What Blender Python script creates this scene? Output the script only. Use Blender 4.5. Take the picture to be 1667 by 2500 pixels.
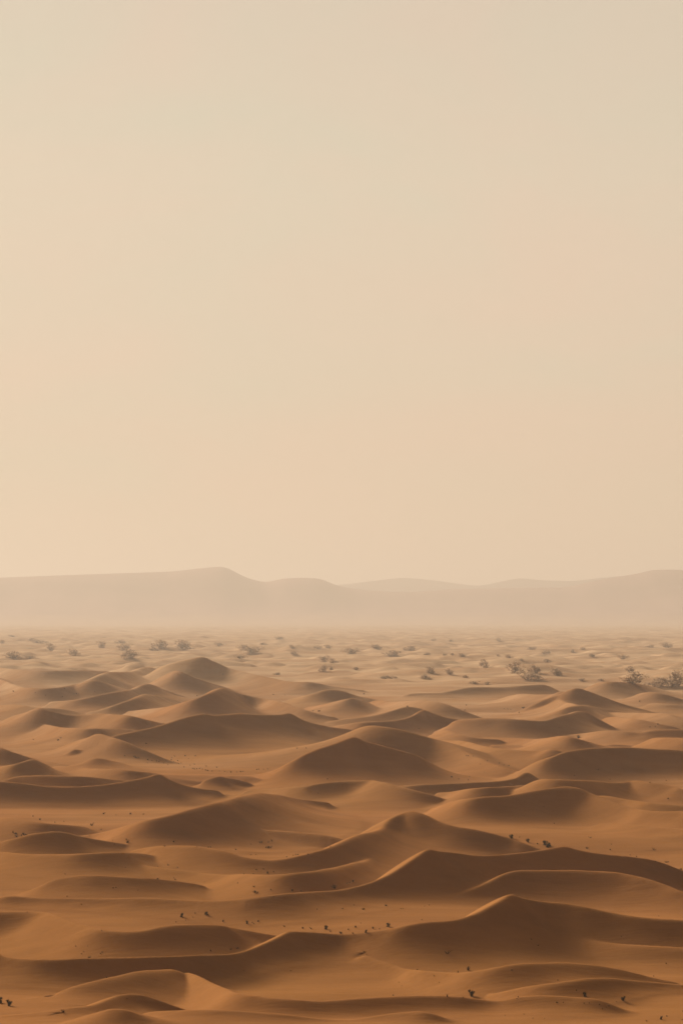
import bpy, math, random
import numpy as np
from mathutils import Vector

# ---------------------------------------------------------------- scene, camera, sky, sun
scene = bpy.context.scene
for o in list(bpy.data.objects):
    bpy.data.objects.remove(o, do_unlink=True)
C = scene.collection

PW, PH = 1667.0, 2500.0          # proportions of the photograph
F = 5800.0                       # focal length in photograph pixels
YH = 1500.0                      # eye level in the photograph
CU = PW / 2
H = 30.0                         # eye height above the sand flats, metres

cam_data = bpy.data.cameras.new('camera')
cam = bpy.data.objects.new('camera', cam_data)
C.objects.link(cam)
cam.location = (0, 0, H)
cam.rotation_euler = (math.radians(90), 0, 0)
cam_data.sensor_fit = 'VERTICAL'
cam_data.sensor_height = 36.0
cam_data.lens = F / PH * 36.0
cam_data.shift_y = (YH - PH / 2) / PH
cam_data.clip_start = 1.0
cam_data.clip_end = 60000.0
scene.camera = cam

SUN_EL = math.radians(23.5)
SUN_AZ = math.radians(-34)       # from +Y towards -X: behind the dunes, to the left
SUN_DIR = Vector((math.sin(SUN_AZ) * math.cos(SUN_EL), math.cos(SUN_AZ) * math.cos(SUN_EL), math.sin(SUN_EL)))

world = bpy.data.worlds.new('World')
scene.world = world
world.use_nodes = True
wn, wl = world.node_tree.nodes, world.node_tree.links
wn.clear()
w_out = wn.new('ShaderNodeOutputWorld')
w_bg = wn.new('ShaderNodeBackground')
w_tc = wn.new('ShaderNodeTexCoord')
w_sky = wn.new('ShaderNodeTexSky')
w_sky.sky_type = 'NISHITA'
w_sky.sun_disc = False
w_sky.sun_elevation = SUN_EL
w_sky.sun_rotation = SUN_AZ
w_sky.dust_density = 8.0
w_sky.air_density = 1.0
w_sky.ozone_density = 0.5
w_skyv = wn.new('ShaderNodeVectorMath'); w_skyv.operation = 'SCALE'
w_skyv.inputs['Scale'].default_value = 0.05
wl.new(w_sky.outputs['Color'], w_skyv.inputs[0])
# dust-laden air: colour by height above the horizon
w_sep = wn.new('ShaderNodeSeparateXYZ')
wl.new(w_tc.outputs['Generated'], w_sep.inputs[0])
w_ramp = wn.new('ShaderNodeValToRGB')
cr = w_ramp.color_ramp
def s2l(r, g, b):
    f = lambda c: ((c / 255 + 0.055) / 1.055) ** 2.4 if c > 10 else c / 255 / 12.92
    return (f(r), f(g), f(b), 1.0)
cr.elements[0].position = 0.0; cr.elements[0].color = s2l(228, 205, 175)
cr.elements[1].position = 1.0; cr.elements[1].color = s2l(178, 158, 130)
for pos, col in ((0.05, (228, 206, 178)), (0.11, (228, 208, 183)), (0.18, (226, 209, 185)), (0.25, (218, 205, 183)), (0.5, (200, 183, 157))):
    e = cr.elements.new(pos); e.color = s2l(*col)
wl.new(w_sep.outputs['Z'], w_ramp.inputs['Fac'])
# broad forward glow of the dust towards the sun
w_dot = wn.new('ShaderNodeVectorMath'); w_dot.operation = 'DOT_PRODUCT'
w_nrm = wn.new('ShaderNodeVectorMath'); w_nrm.operation = 'NORMALIZE'
wl.new(w_tc.outputs['Generated'], w_nrm.inputs[0])
wl.new(w_nrm.outputs[0], w_dot.inputs[0])
w_dot.inputs[1].default_value = SUN_DIR
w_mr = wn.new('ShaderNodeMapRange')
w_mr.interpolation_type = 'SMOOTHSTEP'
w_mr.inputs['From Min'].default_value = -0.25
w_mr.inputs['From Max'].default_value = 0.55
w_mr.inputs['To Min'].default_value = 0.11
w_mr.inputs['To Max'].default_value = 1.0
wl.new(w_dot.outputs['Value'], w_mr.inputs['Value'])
# very faint drifting veils of dust
w_map = wn.new('ShaderNodeMapping'); w_map.inputs['Scale'].default_value = (5.0, 5.0, 13.0)
wl.new(w_tc.outputs['Generated'], w_map.inputs['Vector'])
w_noise = wn.new('ShaderNodeTexNoise')
w_noise.inputs['Scale'].default_value = 1.0
w_noise.inputs['Detail'].default_value = 5.0
w_noise.inputs['Roughness'].default_value = 0.5
w_noise.inputs['Distortion'].default_value = 0.6
wl.new(w_map.outputs[0], w_noise.inputs['Vector'])
w_vr = wn.new('ShaderNodeValToRGB')
w_vr.color_ramp.elements[0].position = 0.36; w_vr.color_ramp.elements[0].color = (0.955, 0.995, 0.985, 1)
w_vr.color_ramp.elements[1].position = 0.66; w_vr.color_ramp.elements[1].color = (1.035, 0.972, 0.962, 1)
wl.new(w_noise.outputs['Fac'], w_vr.inputs['Fac'])
w_m1 = wn.new('ShaderNodeVectorMath'); w_m1.operation = 'MULTIPLY'
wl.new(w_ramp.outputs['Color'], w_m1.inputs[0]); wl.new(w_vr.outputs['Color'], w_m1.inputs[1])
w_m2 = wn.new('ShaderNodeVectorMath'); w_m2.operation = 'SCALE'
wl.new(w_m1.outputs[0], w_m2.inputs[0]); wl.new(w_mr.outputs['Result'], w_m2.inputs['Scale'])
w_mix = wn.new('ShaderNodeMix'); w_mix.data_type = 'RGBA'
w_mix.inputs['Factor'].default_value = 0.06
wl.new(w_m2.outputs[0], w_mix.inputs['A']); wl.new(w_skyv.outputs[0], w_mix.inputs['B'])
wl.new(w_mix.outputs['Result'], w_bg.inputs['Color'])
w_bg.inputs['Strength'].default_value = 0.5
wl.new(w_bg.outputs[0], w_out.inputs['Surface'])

sun_data = bpy.data.lights.new('sun', 'SUN')
sun_data.energy = 4.6
sun_data.angle = math.radians(16)
sun_data.color = (1.0, 0.95, 0.88)
sun = bpy.data.objects.new('sun', sun_data)
C.objects.link(sun)
sun.location = (-200, 300, 400)
sun.rotation_euler = SUN_DIR.to_track_quat('Z', 'Y').to_euler()

scene.view_settings.view_transform = 'Standard'
scene.view_settings.look = 'None'
scene.view_settings.gamma = 1.0
scene.view_settings.use_curve_mapping = False
scene.view_settings.exposure = 1.0
scene.cycles.use_denoising = True
scene.cycles.max_bounces = 6
scene.cycles.diffuse_bounces = 3
scene.cycles.volume_bounces = 2
scene.cycles.sample_clamp_indirect = 4.0

# ---------------------------------------------------------------- helpers
def mesh_obj(name, verts, faces, mat=None, parent=None, smooth=False):
    me = bpy.data.meshes.new(name)
    me.from_pydata(verts, [], faces)
    me.update()
    if smooth:
        me.polygons.foreach_set('use_smooth', [True] * len(me.polygons))
    if mat: me.materials.append(mat)
    o = bpy.data.objects.new(name, me)
    C.objects.link(o)
    if parent: o.parent = parent
    return o

def grid_obj(name, X, Y, Z, mat):
    """A smooth-shaded sheet from three equal arrays."""
    n, m = X.shape
    co = np.stack([X, Y, Z], -1).reshape(-1, 3).astype(np.float32)
    idx = np.arange(n * m, dtype=np.int32).reshape(n, m)
    q = np.stack([idx[:-1, :-1], idx[:-1, 1:], idx[1:, 1:], idx[1:, :-1]], -1).reshape(-1, 4)
    me = bpy.data.meshes.new(name)
    me.vertices.add(len(co)); me.vertices.foreach_set('co', co.ravel())
    me.loops.add(q.size); me.loops.foreach_set('vertex_index', q.ravel())
    me.polygons.add(len(q))
    me.polygons.foreach_set('loop_start', np.arange(0, q.size, 4, dtype=np.int32))
    me.polygons.foreach_set('loop_total', np.full(len(q), 4, dtype=np.int32))
    me.polygons.foreach_set('use_smooth', np.ones(len(q), dtype=bool))
    me.update(calc_edges=True)
    me.materials.append(mat)
    o = bpy.data.objects.new(name, me)
    C.objects.link(o)
    return o

_rs = np.random.RandomState(7)
_LAT = _rs.rand(256, 256).astype(np.float32) * 2 - 1
def vnoise(x, y):
    xi = np.floor(x).astype(np.int64); yi = np.floor(y).astype(np.int64)
    fx = (x - xi); fy = (y - yi)
    fx = fx * fx * fx * (fx * (fx * 6 - 15) + 10); fy = fy * fy * fy * (fy * (fy * 6 - 15) + 10)
    a = _LAT[xi & 255, yi & 255]; b = _LAT[(xi + 1) & 255, yi & 255]
    c = _LAT[xi & 255, (yi + 1) & 255]; d = _LAT[(xi + 1) & 255, (yi + 1) & 255]
    return (a * (1 - fx) + b * fx) * (1 - fy) + (c * (1 - fx) + d * fx) * fy

# ---------------------------------------------------------------- materials
def sand_material(name, base, alt, plain=False):
    m = bpy.data.materials.new(name); m.use_nodes = True
    n, l = m.node_tree.nodes, m.node_tree.links
    b = n['Principled BSDF']
    b.inputs['Roughness'].default_value = 0.92
    b.inputs['Specular IOR Level'].default_value = 0.0
    geo = n.new('ShaderNodeNewGeometry')
    # broad drifts of redder and paler sand
    big = n.new('ShaderNodeTexNoise'); big.inputs['Scale'].default_value = 0.011 if not plain else 0.006
    big.inputs['Detail'].default_value = 4; big.inputs['Roughness'].default_value = 0.55
    l.new(geo.outputs['Position'], big.inputs['Vector'])
    mix = n.new('ShaderNodeMix'); mix.data_type = 'RGBA'
    mix.inputs['A'].default_value = (*base, 1); mix.inputs['B'].default_value = (*alt, 1)
    # paler with distance: gravelly plain sand, and dust haze put into the colour
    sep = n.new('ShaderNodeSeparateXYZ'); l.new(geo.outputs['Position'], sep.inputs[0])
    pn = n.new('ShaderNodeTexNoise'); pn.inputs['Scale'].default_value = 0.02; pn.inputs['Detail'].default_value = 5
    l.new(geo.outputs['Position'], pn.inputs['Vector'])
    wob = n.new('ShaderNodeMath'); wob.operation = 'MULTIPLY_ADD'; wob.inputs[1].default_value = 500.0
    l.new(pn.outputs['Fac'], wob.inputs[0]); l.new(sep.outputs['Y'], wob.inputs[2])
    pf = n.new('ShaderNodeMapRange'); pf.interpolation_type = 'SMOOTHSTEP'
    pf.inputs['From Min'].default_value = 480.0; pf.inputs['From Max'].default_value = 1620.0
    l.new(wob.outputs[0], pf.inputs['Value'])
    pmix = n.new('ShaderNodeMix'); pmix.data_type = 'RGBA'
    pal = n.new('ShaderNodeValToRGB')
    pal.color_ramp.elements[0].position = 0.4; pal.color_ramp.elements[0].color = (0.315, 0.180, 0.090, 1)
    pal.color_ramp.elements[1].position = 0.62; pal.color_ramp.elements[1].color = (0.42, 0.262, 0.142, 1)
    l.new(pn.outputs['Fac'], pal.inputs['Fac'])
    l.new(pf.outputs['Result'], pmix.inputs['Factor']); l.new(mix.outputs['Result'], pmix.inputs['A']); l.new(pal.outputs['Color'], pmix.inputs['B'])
    rmp = n.new('ShaderNodeMapRange'); rmp.inputs['From Min'].default_value = 0.35; rmp.inputs['From Max'].default_value = 0.65
    l.new(big.outputs['Fac'], rmp.inputs['Value']); l.new(rmp.outputs['Result'], mix.inputs['Factor'])
    # wind-sorted streaks lying across the wind
    mp = n.new('ShaderNodeMapping'); mp.inputs['Scale'].default_value = (0.05, 0.22, 0.3)
    l.new(geo.outputs['Position'], mp.inputs['Vector'])
    st = n.new('ShaderNodeTexNoise'); st.inputs['Scale'].default_value = 1.0; st.inputs['Detail'].default_value = 6
    st.inputs['Roughness'].default_value = 0.62
    l.new(mp.outputs[0], st.inputs['Vector'])
    sr = n.new('ShaderNodeMapRange'); sr.inputs['From Min'].default_value = 0.3; sr.inputs['From Max'].default_value = 0.7
    sr.inputs['To Min'].default_value = 0.87; sr.inputs['To Max'].default_value = 1.11
    l.new(st.outputs['Fac'], sr.inputs['Value'])
    mul = n.new('ShaderNodeVectorMath'); mul.operation = 'SCALE'
    l.new(pmix.outputs['Result'], mul.inputs[0]); l.new(sr.outputs['Result'], mul.inputs['Scale'])
    # grain
    gr = n.new('ShaderNodeTexNoise'); gr.inputs['Scale'].default_value = 3.0; gr.inputs['Detail'].default_value = 3
    l.new(geo.outputs['Position'], gr.inputs['Vector'])
    grm = n.new('ShaderNodeMapRange'); grm.inputs['To Min'].default_value = 0.93; grm.inputs['To Max'].default_value = 1.07
    l.new(gr.outputs['Fac'], grm.inputs['Value'])
    mul2 = n.new('ShaderNodeVectorMath'); mul2.operation = 'SCALE'
    l.new(mul.outputs[0], mul2.inputs[0]); l.new(grm.outputs['Result'], mul2.inputs['Scale'])
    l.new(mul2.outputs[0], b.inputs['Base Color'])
    # fine relief: soft wind ripples
    bw = n.new('ShaderNodeTexNoise'); bw.inputs['Scale'].default_value = 1.0; bw.inputs['Detail'].default_value = 5
    bw.inputs['Roughness'].default_value = 0.6
    mp2 = n.new('ShaderNodeMapping'); mp2.inputs['Scale'].default_value = (0.12, 0.6, 0.6)
    l.new(geo.outputs['Position'], mp2.inputs['Vector']); l.new(mp2.outputs[0], bw.inputs['Vector'])
    bp = n.new('ShaderNodeBump'); bp.inputs['Strength'].default_value = 0.35; bp.inputs['Distance'].default_value = 0.18
    l.new(bw.outputs['Fac'], bp.inputs['Height'])
    # wind ripples, and small avalanche runnels where the sand stands at its steepest
    mp3 = n.new('ShaderNodeMapping'); mp3.inputs['Scale'].default_value = (0.5, 2.4, 2.4); mp3.inputs['Rotation'].default_value = (0, 0, 0.25)
    l.new(geo.outputs['Position'], mp3.inputs['Vector'])
    rp = n.new('ShaderNodeTexNoise'); rp.inputs['Scale'].default_value = 1.0; rp.inputs['Detail'].default_value = 3
    rp.inputs['Distortion'].default_value = 0.4
    l.new(mp3.outputs[0], rp.inputs['Vector'])
    bp2 = n.new('ShaderNodeBump'); bp2.inputs['Strength'].default_value = 0.45; bp2.inputs['Distance'].default_value = 0.05
    l.new(rp.outputs['Fac'], bp2.inputs['Height']); l.new(bp.outputs['Normal'], bp2.inputs['Normal'])
    mp4 = n.new('ShaderNodeMapping'); mp4.inputs['Scale'].default_value = (1.1, 0.10, 0.10); mp4.inputs['Rotation'].default_value = (0, 0, -0.5)
    l.new(geo.outputs['Position'], mp4.inputs['Vector'])
    av = n.new('ShaderNodeTexNoise'); av.inputs['Scale'].default_value = 1.0; av.inputs['Detail'].default_value = 4
    l.new(mp4.outputs[0], av.inputs['Vector'])
    sn = n.new('ShaderNodeSeparateXYZ'); l.new(geo.outputs['Normal'], sn.inputs[0])
    mk = n.new('ShaderNodeMapRange'); mk.inputs['From Min'].default_value = 0.945; mk.inputs['From Max'].default_value = 0.90
    l.new(sn.outputs['Z'], mk.inputs['Value'])
    avp = n.new('ShaderNodeMapRange'); avp.inputs['From Min'].default_value = 0.52; avp.inputs['From Max'].default_value = 0.62
    l.new(pn.outputs['Fac'], avp.inputs['Value'])
    avm0 = n.new('ShaderNodeMath'); avm0.operation = 'MULTIPLY'; l.new(mk.outputs['Result'], avm0.inputs[0]); l.new(avp.outputs['Result'], avm0.inputs[1])
    avm = n.new('ShaderNodeMath'); avm.operation = 'MULTIPLY'
    l.new(av.outputs['Fac'], avm.inputs[0]); l.new(avm0.outputs[0], avm.inputs[1])
    bp3 = n.new('ShaderNodeBump'); bp3.inputs['Strength'].default_value = 0.4; bp3.inputs['Distance'].default_value = 0.25
    l.new(avm.outputs[0], bp3.inputs['Height']); l.new(bp2.outputs['Normal'], bp3.inputs['Normal'])
    l.new(bp3.outputs['Normal'], b.inputs['Normal'])
    return m

def plain_material(name, col, rough=0.9, var=0.25, scale=4.0):
    m = bpy.data.materials.new(name); m.use_nodes = True
    n, l = m.node_tree.nodes, m.node_tree.links
    b = n['Principled BSDF']; b.inputs['Roughness'].default_value = rough
    b.inputs['Specular IOR Level'].default_value = 0.0
    tc = n.new('ShaderNodeNewGeometry')
    ns = n.new('ShaderNodeTexNoise'); ns.inputs['Scale'].default_value = scale; ns.inputs['Detail'].default_value = 4
    l.new(tc.outputs['Position'], ns.inputs['Vector'])
    mr = n.new('ShaderNodeMapRange'); mr.inputs['From Min'].default_value = 0.3; mr.inputs['From Max'].default_value = 0.7
    mr.inputs['To Min'].default_value = 1 - var; mr.inputs['To Max'].default_value = 1 + var
    l.new(ns.outputs['Fac'], mr.inputs['Value'])
    mu = n.new('ShaderNodeVectorMath'); mu.operation = 'SCALE'; mu.inputs[0].default_value = col
    l.new(mr.outputs['Result'], mu.inputs['Scale']); l.new(mu.outputs[0], b.inputs['Base Color'])
    return m

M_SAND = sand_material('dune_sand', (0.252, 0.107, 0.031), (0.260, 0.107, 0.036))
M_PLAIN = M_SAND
M_ROCK = plain_material('hill_rock', (0.27, 0.150, 0.115), 0.95, 0.08, 0.006)
def sand_apron(m):
    """Drifted sand lies against the foot of the hills."""
    n, l = m.node_tree.nodes, m.node_tree.links
    b = n['Principled BSDF']; src = b.inputs['Base Color'].links[0].from_socket
    geo = n.new('ShaderNodeNewGeometry'); sep = n.new('ShaderNodeSeparateXYZ'); l.new(geo.outputs['Position'], sep.inputs[0])
    ns = n.new('ShaderNodeTexNoise'); ns.inputs['Scale'].default_value = 0.008; ns.inputs['Detail'].default_value = 6
    l.new(geo.outputs['Position'], ns.inputs['Vector'])
    ad = n.new('ShaderNodeMath'); ad.operation = 'MULTIPLY_ADD'; ad.inputs[1].default_value = 45.0
    l.new(ns.outputs['Fac'], ad.inputs[0]); l.new(sep.outputs['Z'], ad.inputs[2])
    mr = n.new('ShaderNodeMapRange'); mr.inputs['From Min'].default_value = 20.0; mr.inputs['From Max'].default_value = 60.0
    l.new(ad.outputs[0], mr.inputs['Value'])
    mx = n.new('ShaderNodeMix'); mx.data_type = 'RGBA'; mx.inputs['A'].default_value = (0.37, 0.22, 0.12, 1)
    l.new(mr.outputs['Result'], mx.inputs['Factor']); l.new(src, mx.inputs['B']); l.new(mx.outputs['Result'], b.inputs['Base Color'])
sand_apron(M_ROCK)
M_BUSH = plain_material('bush_foliage', (0.38, 0.245, 0.14), 0.85, 0.35, 0.8)
def leafy(m, amount=0.5):
    """Thin leaves let some light through."""
    n, l = m.node_tree.nodes, m.node_tree.links
    b = n['Principled BSDF']; out = n['Material Output']
    tr = n.new('ShaderNodeBsdfTranslucent'); mx = n.new('ShaderNodeMixShader'); mx.inputs['Fac'].default_value = amount
    l.new(b.inputs['Base Color'].links[0].from_socket, tr.inputs['Color'])
    l.new(b.outputs[0], mx.inputs[1]); l.new(tr.outputs[0], mx.inputs[2]); l.new(mx.outputs[0], out.inputs['Surface'])
leafy(M_BUSH)
M_WOOD = plain_material('bush_wood', (0.20, 0.13, 0.08), 0.9, 0.25, 3.0)
M_TUFT = plain_material('dry_stalk', (0.075, 0.042, 0.020), 0.9, 0.4, 6.0)
M_LEAF = plain_material('shrub_leaf', (0.050, 0.036, 0.016), 0.85, 0.4, 6.0)

# ---------------------------------------------------------------- dune crests
# tile letter + position inside that tile (2.8 units per photograph pixel): x, y of the crest, y of the dune's foot
TILES = {'A': (0, 1590), 'B': (550, 1590), 'C': (1107, 1590), 'D': (0, 1810), 'E': (550, 1810), 'F': (1107, 1810),
         'G': (0, 2030), 'H': (550, 2030), 'I': (1107, 2030), 'J': (0, 2260), 'K': (550, 2260), 'L': (1107, 2260)}
def tile_pts(s):
    out = []
    for tok in s.split():
        tx, ty = TILES[tok[0]]
        v = [float(t) for t in tok[1:].split(',')]
        out.append((tx + v[0] / 2.8, ty + v[1] / 2.8) + tuple(ty + t / 2.8 for t in v[2:]))
    # crests that leave the picture run on beyond it
    if len(out) > 2 and len(out[0]) > 2:
        a, b = out[0], out[1]
        if a[0] < -8: out.insert(0, (a[0] - 230, a[1] + (a[1] - b[1]) * 0.5, a[2] + (a[2] - b[2]) * 0.5))
        a, b = out[-1], out[-2]
        if a[0] > PW + 8: out.append((a[0] + 230, a[1] + (a[1] - b[1]) * 0.5, a[2] + (a[2] - b[2]) * 0.5))
    return out

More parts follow.
